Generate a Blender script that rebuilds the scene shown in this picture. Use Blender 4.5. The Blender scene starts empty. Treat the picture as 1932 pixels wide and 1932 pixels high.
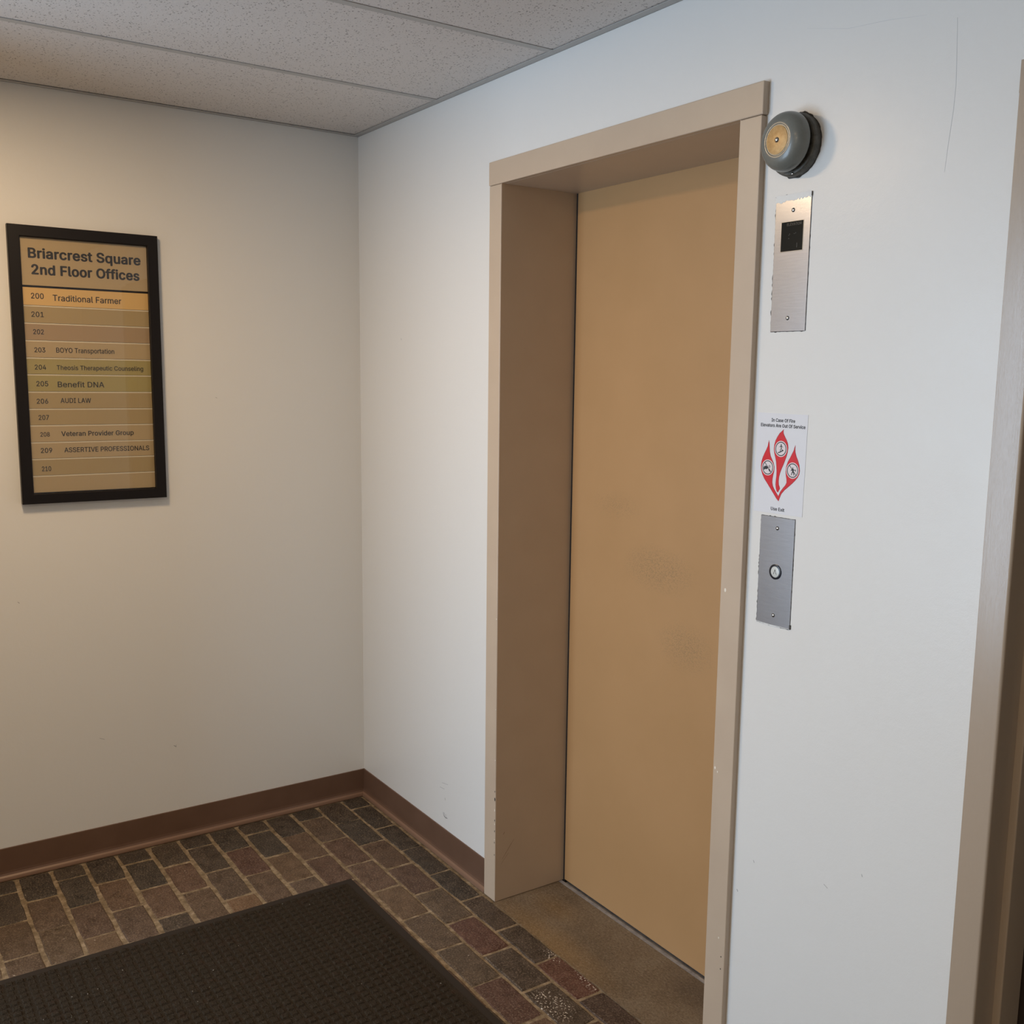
import bpy, bmesh, math, random
import numpy as np
from mathutils import Vector, Matrix
from mathutils.geometry import delaunay_2d_cdt

# ------------------------------------------------------------------ camera
scene = bpy.context.scene
COL = scene.collection
H = 2.444                       # ceiling height
cam_data = bpy.data.cameras.new('camera')
cam = bpy.data.objects.new('camera', cam_data)
COL.objects.link(cam)
YAW, PITCH, ROLL = 0.9599, -0.145, 0.0164
_f = Vector((-math.sin(YAW)*math.cos(PITCH), math.cos(YAW)*math.cos(PITCH), math.sin(PITCH)))
_r = Vector((math.cos(YAW), math.sin(YAW), 0))
_u = _r.cross(_f)
_r2 = _r*math.cos(ROLL) + _u*math.sin(ROLL)
_u2 = -_r*math.sin(ROLL) + _u*math.cos(ROLL)
M = Matrix((_r2, _u2, -_f)).transposed().to_4x4()
M.translation = Vector((3.4914, -1.6087, 1.6236))
cam.matrix_world = M
cam_data.sensor_width = 36
cam_data.lens = 1932.83/1932*36
cam_data.shift_x = -(1028.79-966)/1932
cam_data.shift_y = (989.05-966)/1932
cam_data.clip_start = 0.02
scene.camera = cam

# ------------------------------------------------------------------ view, world, lights
scene.view_settings.view_transform = 'Standard'
scene.view_settings.look = 'None'
scene.view_settings.gamma = 1
scene.view_settings.use_curve_mapping = False
scene.view_settings.exposure = 0.0
world = bpy.data.worlds.new('world'); scene.world = world
world.use_nodes = True
world.node_tree.nodes['Background'].inputs[0].default_value = (0.75, 0.87, 1.0, 1)
world.node_tree.nodes['Background'].inputs[1].default_value = 1.0

def area(name, loc, direction, sx, sy, power, color, spread=180):
    l = bpy.data.lights.new(name, 'AREA'); l.shape = 'RECTANGLE'
    l.size = sx; l.size_y = sy; l.energy = power; l.color = color
    l.spread = math.radians(spread)
    o = bpy.data.objects.new(name, l); COL.objects.link(o)
    o.location = loc
    o.rotation_euler = Vector(direction).to_track_quat('-Z', 'Y').to_euler()
    return o

DAY = (0.59, 0.78, 1.0)
WARM = (1.0, 0.70, 0.40)
# daylight entering through the glazed entrance in the back wall, behind the photographer
area('window_daylight', (0.92, -3.42, 1.32), (0, 1, 0), 1.2, 1.9, 66, DAY)
# two recessed ceiling lamps above the lobby, then an added fill light
area('lamp_or_fill_light', (0.98, -1.32, H-0.006), (0, 0, -1), 0.25, 0.25, 18, WARM)
area('lamp_or_fill_light', (2.35, -1.15, H-0.006), (0, 0, -1), 0.30, 0.30, 1.5, WARM)
area('lamp_or_fill_light', (3.3, -2.6, H-0.006), (0, 0, -1), 0.55, 1.1, 23, (1.0, 0.80, 0.56))  # added fill to even out the left wall, not a known lamp

# ------------------------------------------------------------------ helpers
def mat(name, color=(.5, .5, .5), rough=.5, metal=0.0, spec=.5, coat=0.0, coat_rough=.1):
    m = bpy.data.materials.new(name); m.use_nodes = True
    b = m.node_tree.nodes['Principled BSDF']
    b.inputs['Base Color'].default_value = (*color, 1)
    b.inputs['Roughness'].default_value = rough
    b.inputs['Metallic'].default_value = metal
    b.inputs['Specular IOR Level'].default_value = spec
    b.inputs['Coat Weight'].default_value = coat
    b.inputs['Coat Roughness'].default_value = coat_rough
    return m

class NT:
    def __init__(s, m):
        s.m = m; s.t = m.node_tree; s.b = s.t.nodes['Principled BSDF']
        s.co = s.n('ShaderNodeNewGeometry').outputs['Position']
    def n(s, kind, **kw):
        x = s.t.nodes.new(kind)
        for k, v in kw.items(): setattr(x, k, v)
        return x
    def link(s, a, b): s.t.links.new(a, b)
    def noise(s, scale, detail=3, rough=.5, vec=None, dist=0):
        x = s.n('ShaderNodeTexNoise')
        x.inputs['Scale'].default_value = scale; x.inputs['Detail'].default_value = detail
        x.inputs['Roughness'].default_value = rough; x.inputs['Distortion'].default_value = dist
        s.link(vec or s.co, x.inputs['Vector']); return x.outputs['Fac']
    def mapping(s, scale, loc=(0, 0, 0)):
        x = s.n('ShaderNodeMapping'); x.inputs['Scale'].default_value = scale
        x.inputs['Location'].default_value = loc
        s.link(s.co, x.inputs['Vector']); return x.outputs['Vector']
    def ramp(s, fac, stops):
        x = s.n('ShaderNodeValToRGB'); s.link(fac, x.inputs['Fac'])
        e = x.color_ramp.elements
        while len(e) < len(stops): e.new(.5)
        for el, (p, c) in zip(e, stops):
            el.position = p; el.color = (*c, 1) if len(c) == 3 else c
        return x.outputs['Color']
    def math(s, op, a, b=None, clamp=False):
        x = s.n('ShaderNodeMath', operation=op, use_clamp=clamp)
        for i, v in enumerate((a, b)):
            if v is None: continue
            if isinstance(v, (int, float)): x.inputs[i].default_value = v
            else: s.link(v, x.inputs[i])
        return x.outputs[0]
    def mix(s, fac, a, b, blend='MIX'):
        x = s.n('ShaderNodeMix', data_type='RGBA', blend_type=blend)
        for i, v in ((0, fac), (6, a), (7, b)):
            if isinstance(v, (int, float)): x.inputs[i].default_value = v
            elif isinstance(v, tuple): x.inputs[i].default_value = (*v, 1)
            else: s.link(v, x.inputs[i])
        return x.outputs[2]
    def bump(s, height, strength=.2, dist=.001):
        x = s.n('ShaderNodeBump'); x.inputs['Strength'].default_value = strength
        x.inputs['Distance'].default_value = dist
        s.link(height, x.inputs['Height']); s.link(x.outputs[0], s.b.inputs['Normal'])
    def color(s, c): s.link(c, s.b.inputs['Base Color'])
    def rough(s, c): s.link(c, s.b.inputs['Roughness'])
    def spot(s, center, radii):
        """1 inside an ellipsoid about a point of the place, 0 outside"""
        m1 = s.mapping([1/r for r in radii], [-c/r for c, r in zip(center, radii)])
        l = s.n('ShaderNodeVectorMath', operation='LENGTH'); s.link(m1, l.inputs[0])
        return s.math('SUBTRACT', 1.0, l.outputs['Value'], clamp=True)

def new_obj(name, bm, material, parent=None, smooth=False):
    me = bpy.data.meshes.new(name)
    bmesh.ops.recalc_face_normals(bm, faces=bm.faces[:])
    bm.to_mesh(me); bm.free()
    mats = material if isinstance(material, (list, tuple)) else [material]
    for m in mats: me.materials.append(m)
    if smooth:
        for p in me.polygons: p.use_smooth = True
    o = bpy.data.objects.new(name, me); COL.objects.link(o)
    if parent:
        o.parent = parent
        o.matrix_parent_inverse = Matrix.Translation(-Vector(parent.location))
    return o

def smooth_angle(o, deg=35):
    me = o.data
    for p in me.polygons: p.use_smooth = True
    me.set_sharp_from_angle(angle=math.radians(deg))

def box(bm, a, b, mi=0, bevel=0, seg=1):
    r = bmesh.ops.create_cube(bm, size=1)
    vs = r['verts']
    for v in vs:
        v.co = Vector([a[i] + (v.co[i]+.5)*(b[i]-a[i]) for i in range(3)])
    fs = {f for v in vs for f in v.link_faces}
    for f in fs: f.material_index = mi
    if bevel:
        es = list({e for v in vs for e in v.link_edges})
        r = bmesh.ops.bevel(bm, geom=es, offset=bevel, segments=seg, profile=.5, affect='EDGES')
        for f in r['faces']: f.material_index = mi
    return vs

def boxes(name, lst, material, parent=None, bevel=0, seg=1):
    bm = bmesh.new()
    for a, b in lst: box(bm, a, b, 0, bevel, seg)
    return new_obj(name, bm, material, parent)

def prism(bm, pts, y0, y1, plane='y', mi=0):
    """extrude an outline. plane 'y': pts are (x,z) from y0 to y1; 'x': pts (y,z); 'z': pts (x,y)"""
    def P(p, d):
        return {'y': (p[0], d, p[1]), 'x': (d, p[0], p[1]), 'z': (p[0], p[1], d)}[plane]
    A = [bm.verts.new(P(p, y0)) for p in pts]
    B = [bm.verts.new(P(p, y1)) for p in pts]
    n = len(pts)
    for i in range(n):
        f = bm.faces.new((A[i], A[(i+1) % n], B[(i+1) % n], B[i])); f.material_index = mi
    f1 = bm.faces.new(A[::-1]); f2 = bm.faces.new(B)
    f1.material_index = mi; f2.material_index = mi
    f1.normal_update(); f2.normal_update()
    bmesh.ops.triangulate(bm, faces=[f1, f2])

def lathe(bm, prof, center, mi=0, seg=64, squash=1.0):
    """turn a profile of (radius, depth) about the axis that points out of the right wall (-y)"""
    cx, cz = center; rings = []
    for r, d in prof:
        if r < 1e-6: rings.append([bm.verts.new((cx, -d, cz))])
        else: rings.append([bm.verts.new((cx+r*math.cos(2*math.pi*i/seg), -d, cz+squash*r*math.sin(2*math.pi*i/seg))) for i in range(seg)])
    for a, b in zip(rings, rings[1:]):
        for i in range(seg):
            j = (i+1) % seg
            if len(a) == 1 and len(b) == 1: continue
            if len(a) == 1: f = bm.faces.new((a[0], b[i], b[j]))
            elif len(b) == 1: f = bm.faces.new((a[i], a[j], b[0]))
            else: f = bm.faces.new((a[i], a[j], b[j], b[i]))
            f.material_index = mi

def empty(name, loc):
    o = bpy.data.objects.new(name, None); COL.objects.link(o)
    o.location = loc; o.empty_display_size = .1
    return o

def tag(o, label=None, cat=None, group=None, kind=None):
    if label: o['label'] = label
    if cat: o['category'] = cat
    if group: o['group'] = group
    if kind: o['kind'] = kind
    return o

def structure(o, label=None):
    o['kind'] = 'structure'
    if label: o['label'] = label
    return o

try:                                        # the sans-serif face that ships with Blender
    FONT = bpy.data.fonts.load(bpy.utils.system_resource('DATAFILES', path='fonts') + '/Inter.woff2')
except Exception:
    FONT = None

def text_mesh(lines, thickness=.0003):
    """lines: (string, left, right, baseline, cap_height, bold) in wall coordinates; returns bmesh in (u, v, depth)"""
    bm = bmesh.new()
    for s, u0, u1, v0, cap, bold in lines:
        def outline(body):
            cu = bpy.data.curves.new('letters', 'FONT'); cu.body = body; cu.size = 1
            if FONT: cu.font = FONT
            cu.fill_mode = 'NONE'; cu.resolution_u = 3
            cu.space_character = 1.0 + bold*.6
            ob = bpy.data.objects.new('letters', cu); COL.objects.link(ob)
            bpy.context.view_layer.update()
            me = bpy.data.meshes.new_from_object(ob.evaluated_get(bpy.context.evaluated_depsgraph_get()))
            P = [(v.co.x, v.co.y) for v in me.vertices]; E = [tuple(e.vertices) for e in me.edges]
            bpy.data.objects.remove(ob); bpy.data.curves.remove(cu); bpy.data.meshes.remove(me)
            return P, E
        HP, _ = outline('H')
        y0_ = min(p[1] for p in HP); capn = max(p[1] for p in HP)-y0_
        P, E = outline(s)
        # follow every contour round once so that all its edges point the same way
        nb_ = {}
        for a, b in E: nb_.setdefault(a, []).append(b); nb_.setdefault(b, []).append(a)
        seen = set(); D_ = []
        for st_ in range(len(P)):
            if st_ in seen or st_ not in nb_: continue
            a = st_; b = max(nb_[a], key=lambda q: (q == a+1, -q)); seen.add(a)
            D_.append((a, b))
            while b not in seen:
                seen.add(b); c_ = [q for q in nb_[b] if q != a]
                if not c_: break
                a, b = b, c_[0]; D_.append((a, b))
        V, _e, F_, *_r = delaunay_2d_cdt([Vector(p) for p in P], D_, [], 0, 1e-6)
        PA = np.array(P); A_ = PA[[d[0] for d in D_]]; B_ = PA[[d[1] for d in D_]]
        VV = np.array([(v.x, v.y) for v in V]); FF = np.array([list(f) for f in F_])
        C_ = VV[FF].mean(1)
        cx_, cy_ = C_[:, :1], C_[:, 1:]
        up_ = (A_[:, 1] <= cy_) & (B_[:, 1] > cy_); dn_ = (A_[:, 1] > cy_) & (B_[:, 1] <= cy_)
        side = (B_[:, 0]-A_[:, 0])*(cy_-A_[:, 1]) - (cx_-A_[:, 0])*(B_[:, 1]-A_[:, 1])
        wind = (up_ & (side > 0)).sum(1) - (dn_ & (side < 0)).sum(1)
        keep = FF[wind != 0]
        me = bpy.data.meshes.new('t')
        x0, x1 = PA[:, 0].min(), PA[:, 0].max()
        me.from_pydata([(u0+(x-x0)/(x1-x0)*(u1-u0), v0+(y-y0_)*cap/capn, thickness) for x, y in VV], [], [[int(q) for q in f] for f in keep])
        # heavier strokes: the same outline repeated with small shifts
        w = bold*cap
        shifts = [(0, 0)] if bold < .008 else [(0, 0)]+[(w*math.cos(t*math.pi/4), .7*w*math.sin(t*math.pi/4)) for t in range(8)]
        last = (0, 0)
        for n_, (dx, dy) in enumerate(shifts):
            for v in me.vertices: v.co += Vector((dx-last[0], dy-last[1], 2e-6 if n_ else 0))
            last = (dx, dy)
            bm.from_mesh(me)
        bpy.data.meshes.remove(me)
    return bm

def text_left(name, lines, x, material, parent):      # on the left wall, facing +x, u = y
    bm = text_mesh(lines)
    for v in bm.verts: v.co = Vector((x+v.co.z, v.co.x, v.co.y))
    return new_obj(name, bm, material, parent)

def text_right(name, lines, y, material, parent):     # on the right wall, facing -y, u = x
    bm = text_mesh(lines, .00015)
    for v in bm.verts: v.co = Vector((v.co.x, y-v.co.z, v.co.y))
    return new_obj(name, bm, material, parent)

# ------------------------------------------------------------------ materials
WALL = (0.72, 0.713, 0.69)
m_wall = mat('wall_paint', WALL, .42, spec=.45)
k = NT(m_wall)
h = k.math('ADD', k.noise(55, 4, .6), k.math('MULTIPLY', k.noise(420, 2), .35))
k.bump(h, .22, .0014)
k.rough(k.ramp(k.noise(6, 3), [(.3, (.30,)*3), (.7, (.38,)*3)]))

m_tan = mat('tan_enamel', (0.44, 0.355, 0.265), .36, spec=.5)
k = NT(m_tan)
k.bump(k.noise(260, 3, .6), .10, .0006)
k.color(k.mix(k.ramp(k.noise(9, 4), [(.35, (0, 0, 0)), (.7, (1, 1, 1))]), (0.50, 0.392, 0.292), (0.525, 0.415, 0.31)))

m_jamb = mat('tan_enamel_brushed', (0.40, 0.315, 0.235), .24, spec=.6)
k = NT(m_jamb)
k.bump(k.noise(1, 4, .7, k.mapping((500, 500, 14))), .35, .0006)

m_door = mat('elevator_door_enamel', (0.45, 0.26, 0.115), .40, spec=.5)
k = NT(m_door)
fine = k.noise(330, 3, .6)
k.bump(fine, .12, .0006)
sc = k.math('MAXIMUM', k.math('MULTIPLY', k.spot((1.39, .245, 1.095), (.17, .2, .075)), 1.6, True),
            k.math('MULTIPLY', k.spot((1.51, .245, .90), (.13, .2, .08)), 1.3, True))
sc = k.math('MAXIMUM', sc, k.math('MULTIPLY', k.spot((1.20, .245, 1.25), (.13, .2, .05)), .7, True))
dots = k.ramp(k.noise(260, 2, .5, k.mapping((1, 1, 1.7))), [(.52, (0, 0, 0)), (.60, (1, 1, 1))])
dd = k.math('MULTIPLY', sc, dots)
base = k.mix(k.ramp(k.noise(3.5, 4, .55), [(.3, (0, 0, 0)), (.75, (1, 1, 1))]), (0.425, 0.25, 0.112), (0.46, 0.272, 0.126))
k.color(k.mix(k.math('MULTIPLY', dd, .6), base, (0.21, 0.15, 0.08)))

m_dark = mat('shaft_gap', (0.012, 0.011, 0.012), .8)
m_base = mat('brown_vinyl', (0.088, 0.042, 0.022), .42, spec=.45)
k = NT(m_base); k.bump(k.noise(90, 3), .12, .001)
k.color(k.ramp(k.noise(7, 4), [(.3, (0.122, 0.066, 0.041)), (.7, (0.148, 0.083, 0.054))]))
m_toe_lit = mat('brown_vinyl_toe_lit', (0.215, 0.125, 0.080), .42, spec=.5)  # same vinyl, painted lighter for the light the toe catches from above

m_brick = mat('brick_paver', (.1, .08, .06), .62, spec=.35)
k = NT(m_brick)
at = k.n('ShaderNodeVertexColor', layer_name='tint').outputs['Color']
n1 = k.noise(24, 8, .72); n2 = k.noise(190, 6, .8); n3 = k.noise(520, 5, .75)
c = k.mix(k.ramp(n1, [(.36, (0, 0, 0)), (.64, (1, 1, 1))]), k.mix(.25, at, (0.020, 0.016, 0.013)), k.mix(.28, k.mix(1.0, at, (1.45, 1.45, 1.45), 'MULTIPLY'), (0.21, 0.165, 0.13)))
c = k.mix(k.ramp(n2, [(.50, (0, 0, 0)), (.68, (.75, .75, .75))]), c, (0.29, 0.225, 0.16))
c = k.mix(k.ramp(n2, [(.28, (.9, .9, .9)), (.46, (0, 0, 0))]), c, (0.028, 0.021, 0.016))
fl = k.math('MAXIMUM', k.spot((1.475, -.015, 0), (.085, .035, .1)), k.spot((1.50, -.165, 0), (.09, .05, .1)))
fl = k.math('MAXIMUM', fl, k.math('MULTIPLY', k.spot((1.315, -.03, 0), (.05, .025, .1)), 1.0))
speck = k.ramp(k.noise(190, 1, .3), [(.615, (0, 0, 0)), (.64, (1, 1, 1))])
c = k.mix(k.math('MULTIPLY', k.ramp(fl, [(.05, (0, 0, 0)), (.35, (1, 1, 1))]), speck), c, (0.55, 0.49, 0.42))
c = k.mix(k.math('MULTIPLY', k.ramp(k.noise(75, 1, .3), [(.80, (0, 0, 0)), (.82, (1, 1, 1))]), .7), c, (0.5, 0.44, 0.37))
c = k.mix(k.ramp(n3, [(.42, (0, 0, 0)), (.60, (1, 1, 1))]), k.mix(1.0, c, (.72, .72, .72), 'MULTIPLY'), k.mix(1.0, c, (1.42, 1.40, 1.36), 'MULTIPLY'))
k.color(c)
k.bump(k.math('ADD', n1, k.math('ADD', k.math('MULTIPLY', n2, .5), k.math('MULTIPLY', n3, .3))), .55, .0035)
k.rough(k.ramp(n1, [(.3, (.48,)*3), (.7, (.72,)*3)]))

m_grout = mat('sand_grout', (0.25, 0.19, 0.125), .9, spec=.2)
k = NT(m_grout)
k.color(k.ramp(k.noise(38, 5, .7), [(.30, (0.13, 0.092, 0.054)), (.48, (0.235, 0.172, 0.104)), (.64, (0.36, 0.275, 0.18)), (.8, (0.55, 0.46, 0.35))]))
k.bump(k.noise(180, 4, .7), .8, .003)

m_conc = mat('threshold_concrete', (0.13, .1, .07), .7, spec=.3)
k = NT(m_conc)
c = k.ramp(k.noise(7, 5, .6), [(.3, (0.125, 0.090, 0.056)), (.52, (0.175, 0.128, 0.082)), (.75, (0.215, 0.170, 0.118))])
ed = k.math('ADD', k.math('MULTIPLY', k.spot((1.25, 0.0, 0), (.34, .085, .2)), 1.3, True), k.math('MULTIPLY', k.spot((1.10, .12, 0), (.14, .07, .2)), .8))
c = k.mix(k.math('MULTIPLY', ed, .42), c, (0.29, 0.165, 0.050))
st = k.noise(1, 3, .6, k.mapping((14, 260, 260)))
c = k.mix(k.ramp(st, [(.62, (0, 0, 0)), (.80, (.5, .5, .5))]), c, (0.26, 0.21, 0.16))
gr = k.noise(1, 8, .85, k.mapping((130, 190, 160)))
c = k.mix(k.ramp(gr, [(.34, (.95, .95, .95)), (.50, (0, 0, 0))]), c, (0.060, 0.042, 0.030))
c = k.mix(k.ramp(gr, [(.54, (0, 0, 0)), (.66, (.85, .85, .85))]), c, (0.34, 0.285, 0.215))
c = k.mix(k.math('MULTIPLY', k.spot((1.85, .20, 0), (.35, .10, .2)), .75), c, (0.055, 0.042, 0.038))
k.color(c); k.bump(k.math('ADD', k.noise(120, 5, .7), k.noise(30, 3)), .5, .002)

m_sill = mat('worn_aluminium_sill', (0.20, 0.20, 0.22), .45, metal=.2)
k = NT(m_sill); k.color(k.ramp(k.noise(45, 5, .7), [(.3, (0.20, 0.20, 0.22)), (.7, (0.42, 0.40, 0.39))]))

m_tile = mat('ceiling_tile_fissured', (0.56, 0.54, 0.52), .95, spec=.1)
k = NT(m_tile)
v = k.n('ShaderNodeTexVoronoi', feature='F1'); v.inputs['Scale'].default_value = 150
v.inputs['Randomness'].default_value = 1
wob = k.n('ShaderNodeTexNoise'); wob.inputs['Scale'].default_value = 130; wob.inputs['Detail'].default_value = 2
k.link(k.co, wob.inputs['Vector'])
vm = k.n('ShaderNodeVectorMath', operation='MULTIPLY_ADD'); k.link(wob.outputs['Color'], vm.inputs[0])
vm.inputs[1].default_value = (.011, .011, .011); k.link(k.mapping((1, 1.25, 1)), vm.inputs[2])
k.link(vm.outputs[0], v.inputs['Vector'])
sel = k.n('ShaderNodeSeparateColor'); k.link(v.outputs['Color'], sel.inputs[0])
thr = k.math('MULTIPLY', k.math('SUBTRACT', sel.outputs[0], .12, True), .46)
hole = k.math('LESS_THAN', v.outputs['Distance'], thr)
hole = k.math('MULTIPLY', hole, k.ramp(k.noise(95, 2), [(.38, (0, 0, 0)), (.48, (1, 1, 1))]))
k.color(k.mix(k.math('MULTIPLY', hole, .72), k.mix(k.noise(200, 4, .7), (0.61, 0.575, 0.55), (0.72, 0.685, 0.66)), (0.14, 0.125, 0.115)))
k.bump(k.math('SUBTRACT', k.math('MULTIPLY', k.noise(260, 4, .7), .5), hole), .5, .002)
m_grid = mat('ceiling_grid_metal', (0.42, 0.41, 0.395), .5)

m_blackframe = mat('black_satin_frame', (0.008, 0.006, 0.006), .40, spec=.25)
m_gold = []
for nm, cc in (('a', (0.45, 0.335, 0.185)), ('lamp_glint', (0.68, 0.44, 0.17)), ('b', (0.40, 0.295, 0.145)), ('rose', (0.38, 0.265, 0.155)), ('green', (0.37, 0.30, 0.115))):  # second tint has the lamp's reflection painted into the gold
    g = mat('brushed_gold_'+nm, cc, .42, metal=.12, spec=.5)
    k = NT(g); k.bump(k.noise(1, 3, .6, k.mapping((900, 30, 900))), .12, .0004)
    m_gold.append(g)
m_rail = mat('pale_gold_edge', (0.85, 0.76, 0.58), .4, metal=.1)
m_ink = mat('black_lettering', (0.012, 0.010, 0.012), .5)
m_glass = bpy.data.materials.new('clear_glazing'); m_glass.use_nodes = True
nt = m_glass.node_tree; nt.nodes.clear()
o_ = nt.nodes.new('ShaderNodeOutputMaterial'); mx = nt.nodes.new('ShaderNodeMixShader')
tr = nt.nodes.new('ShaderNodeBsdfTransparent'); gl = nt.nodes.new('ShaderNodeBsdfGlossy'); lw = nt.nodes.new('ShaderNodeLayerWeight')
gl.inputs['Roughness'].default_value = .015
tr.inputs[0].default_value = (.985, .985, .98, 1)
pw = nt.nodes.new('ShaderNodeMath'); pw.operation = 'POWER'; pw.inputs[1].default_value = 5
ma = nt.nodes.new('ShaderNodeMath'); ma.operation = 'MULTIPLY_ADD'; ma.inputs[1].default_value = .96; ma.inputs[2].default_value = .04
nt.links.new(lw.outputs['Facing'], pw.inputs[0]); nt.links.new(pw.outputs[0], ma.inputs[0])
nt.links.new(ma.outputs[0], mx.inputs[0]); nt.links.new(tr.outputs[0], mx.inputs[1])
nt.links.new(gl.outputs[0], mx.inputs[2]); nt.links.new(mx.outputs[0], o_.inputs[0])

m_steel = mat('brushed_steel', (0.47, 0.465, 0.475), .25, metal=.92)
k = NT(m_steel)
k.bump(k.noise(1, 3, .6, k.mapping((60, 60, 900))), .10, .0004)
k.color(k.ramp(k.noise(1, 4, .6, k.mapping((25, 25, 300))), [(.3, (0.43, 0.435, 0.465)), (.7, (0.49, 0.495, 0.525))]))
m_steel_dark = mat('dark_screw_recess', (0.02, 0.02, 0.02), .5)
m_screw = mat('bright_screw', (0.62, 0.62, 0.62), .2, metal=1)
m_grime = mat('dried_caulk_edge', (0.05, 0.046, 0.042), .85)
m_smear = mat('white_paint_smear', (0.74, 0.74, 0.72), .5)
k = NT(m_smear); k.bump(k.noise(160, 3), .3, .001)
m_blackglass = mat('black_glass', (0.006, 0.009, 0.010), .12, spec=.25)
m_ghost = mat('dim_indicator', (0.05, 0.058, 0.062), .3)
m_button = mat('pale_button_face', (0.58, 0.60, 0.58), .3)
m_ring = mat('black_button_ring', (0.010, 0.011, 0.018), .25)
m_sticker = mat('white_vinyl_sticker', (0.70, 0.71, 0.75), .28, spec=.5)
m_red = mat('red_flame_print', (0.62, 0.012, 0.022), .3)
m_edge = mat('dark_red_outline', (0.28, 0.010, 0.020), .3)
m_halo = mat('pale_disc', (0.72, 0.66, 0.68), .3)

m_bell = mat('grey_bell_enamel', (0.135, 0.145, 0.145), .30, spec=.5, coat=.15)
k = NT(m_bell)
k.color(k.ramp(k.noise(60, 5, .7), [(.3, (0.142, 0.145, 0.128)), (.62, (0.162, 0.166, 0.148)), (.8, (0.19, 0.19, 0.17))]))
k.bump(k.noise(90, 3), .06, .001)
m_bellbase = mat('grimy_bell_base', (0.075, 0.070, 0.058), .5)
k = NT(m_bellbase)
k.color(k.ramp(k.noise(70, 5, .7), [(.3, (0.035, 0.031, 0.024)), (.6, (0.085, 0.080, 0.066)), (.85, (0.15, 0.13, 0.09))]))
k.bump(k.noise(120, 4, .7), .5, .002)
m_brass = mat('brass_label_disc', (0.50, 0.335, 0.135), .42, metal=.35)
k = NT(m_brass)
k.color(k.ramp(k.noise(110, 5, .7), [(.3, (0.33, 0.20, 0.075)), (.6, (0.44, 0.295, 0.13)), (.8, (0.50, 0.38, 0.20))]))

m_mat = mat('brown_carpet_pile', (0.036, 0.027, 0.020), 1.0, spec=.05)
k = NT(m_mat)
n = k.noise(520, 4, .8)
c = k.ramp(n, [(.3, (0.012, 0.009, 0.0065)), (.52, (0.042, 0.032, 0.022)), (.72, (0.125, 0.095, 0.066))])
c = k.mix(k.ramp(k.noise(30, 3, .6), [(.55, (0, 0, 0)), (.8, (.55, .55, .55))]), c, (0.062, 0.034, 0.022))
c = k.mix(k.ramp(k.noise(150, 0, 0), [(.87, (0, 0, 0)), (.885, (1, 1, 1))]), c, (0.32, 0.29, 0.25))
k.color(c); k.bump(k.math('ADD', n, k.noise(350, 2)), .9, .003)
m_rubber = mat('brown_rubber_edge', (0.030, 0.022, 0.016), .75, spec=.2)
m_seconddoor = mat('dark_brown_door', (0.028, 0.019, 0.015), .45)
m_frame2 = mat('window_frame_white', (0.7, 0.7, 0.7), .4)
m_scuff = mat('grey_scuff', (0.27, 0.27, 0.28), .7)
m_crack = mat('paint_crack', (0.58, 0.59, 0.60), .6)
m_chip = mat('paint_chip', (0.78, 0.72, 0.62), .5)

# ------------------------------------------------------------------ room shell
T = 0.30                                    # wall thickness
XA, XB, XI, XJ = 0.9091, 1.9578, 0.9732, 1.8936      # casing outer / inner edges
ZT, ZH, D = 2.2171, 2.1522, 0.2451
RX0, RX1, RZ = 2.512, 3.56, 2.13            # second doorway (hole in the right wall)
XMAX, YMIN = 4.9, -3.5

wr = boxes('wall_right', [((-T, 0, 0), (XI-.050, T, H+.12)), ((XI-.050, 0, ZH+.032), (XJ+.055, T, H+.12)), ((XJ+.055, 0, 0), (RX0+.045, T, H+.12)),
                          ((RX0+.045, 0, RZ+.02), (RX1-.045, T, H+.12)), ((RX1-.045, 0, 0), (XMAX, T, H+.12))], m_wall)
structure(wr, 'white painted wall on the right around the elevator')
wl = boxes('wall_left', [((-T, YMIN, 0), (0, 0, H+.12))], m_wall)
structure(wl, 'white painted wall on the left behind the directory sign')
wp = boxes('shading_wall_return', [((0, -1.98, 0), (.62, -1.80, H+.001))], m_wall)  # unseen return, put in to keep daylight off the corner
structure(wp)
BX0, BX1, BZ0, BZ1 = .27, 1.57, .13, 2.27
wb = boxes('wall_back', [((-T, YMIN-T, 0), (BX0, YMIN, H+.12)), ((BX1, YMIN-T, 0), (XMAX, YMIN, H+.12)),
                         ((BX0, YMIN-T, 0), (BX1, YMIN, BZ0)), ((BX0, YMIN-T, BZ1), (BX1, YMIN, H+.12))], m_wall)
structure(wb)
wf = boxes('wall_front', [((XMAX, YMIN-T, 0), (XMAX+T, T, H+.12))], m_wall); structure(wf)

def window(name, plane, a0, a1, z0, z1, at):
    w = structure(empty(name, (at, (a0+a1)/2, z0) if plane == 'x' else ((a0+a1)/2, at, z0)))
    f = .05; lst = []
    def B(u0, u1, v0, v1, d0=-.05, d1=0.0):
        lst.append(((at+d0, u0, v0), (at+d1, u1, v1)) if plane == 'x' else ((u0, at+d0, v0), (u1, at+d1, v1)))
    B(a0, a0+f, z0, z1); B(a1-f, a1, z0, z1); B(a0+f, a1-f, z0, z0+f); B(a0+f, a1-f, z1-f, z1)
    mid = (a0+a1)/2; B(mid-.02, mid+.02, z0+f, z1-f)
    boxes('window_frame', lst, m_frame2, w)
    return w
window('window_1', 'y', BX0, BX1, BZ0, BZ1, YMIN+.055)

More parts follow.
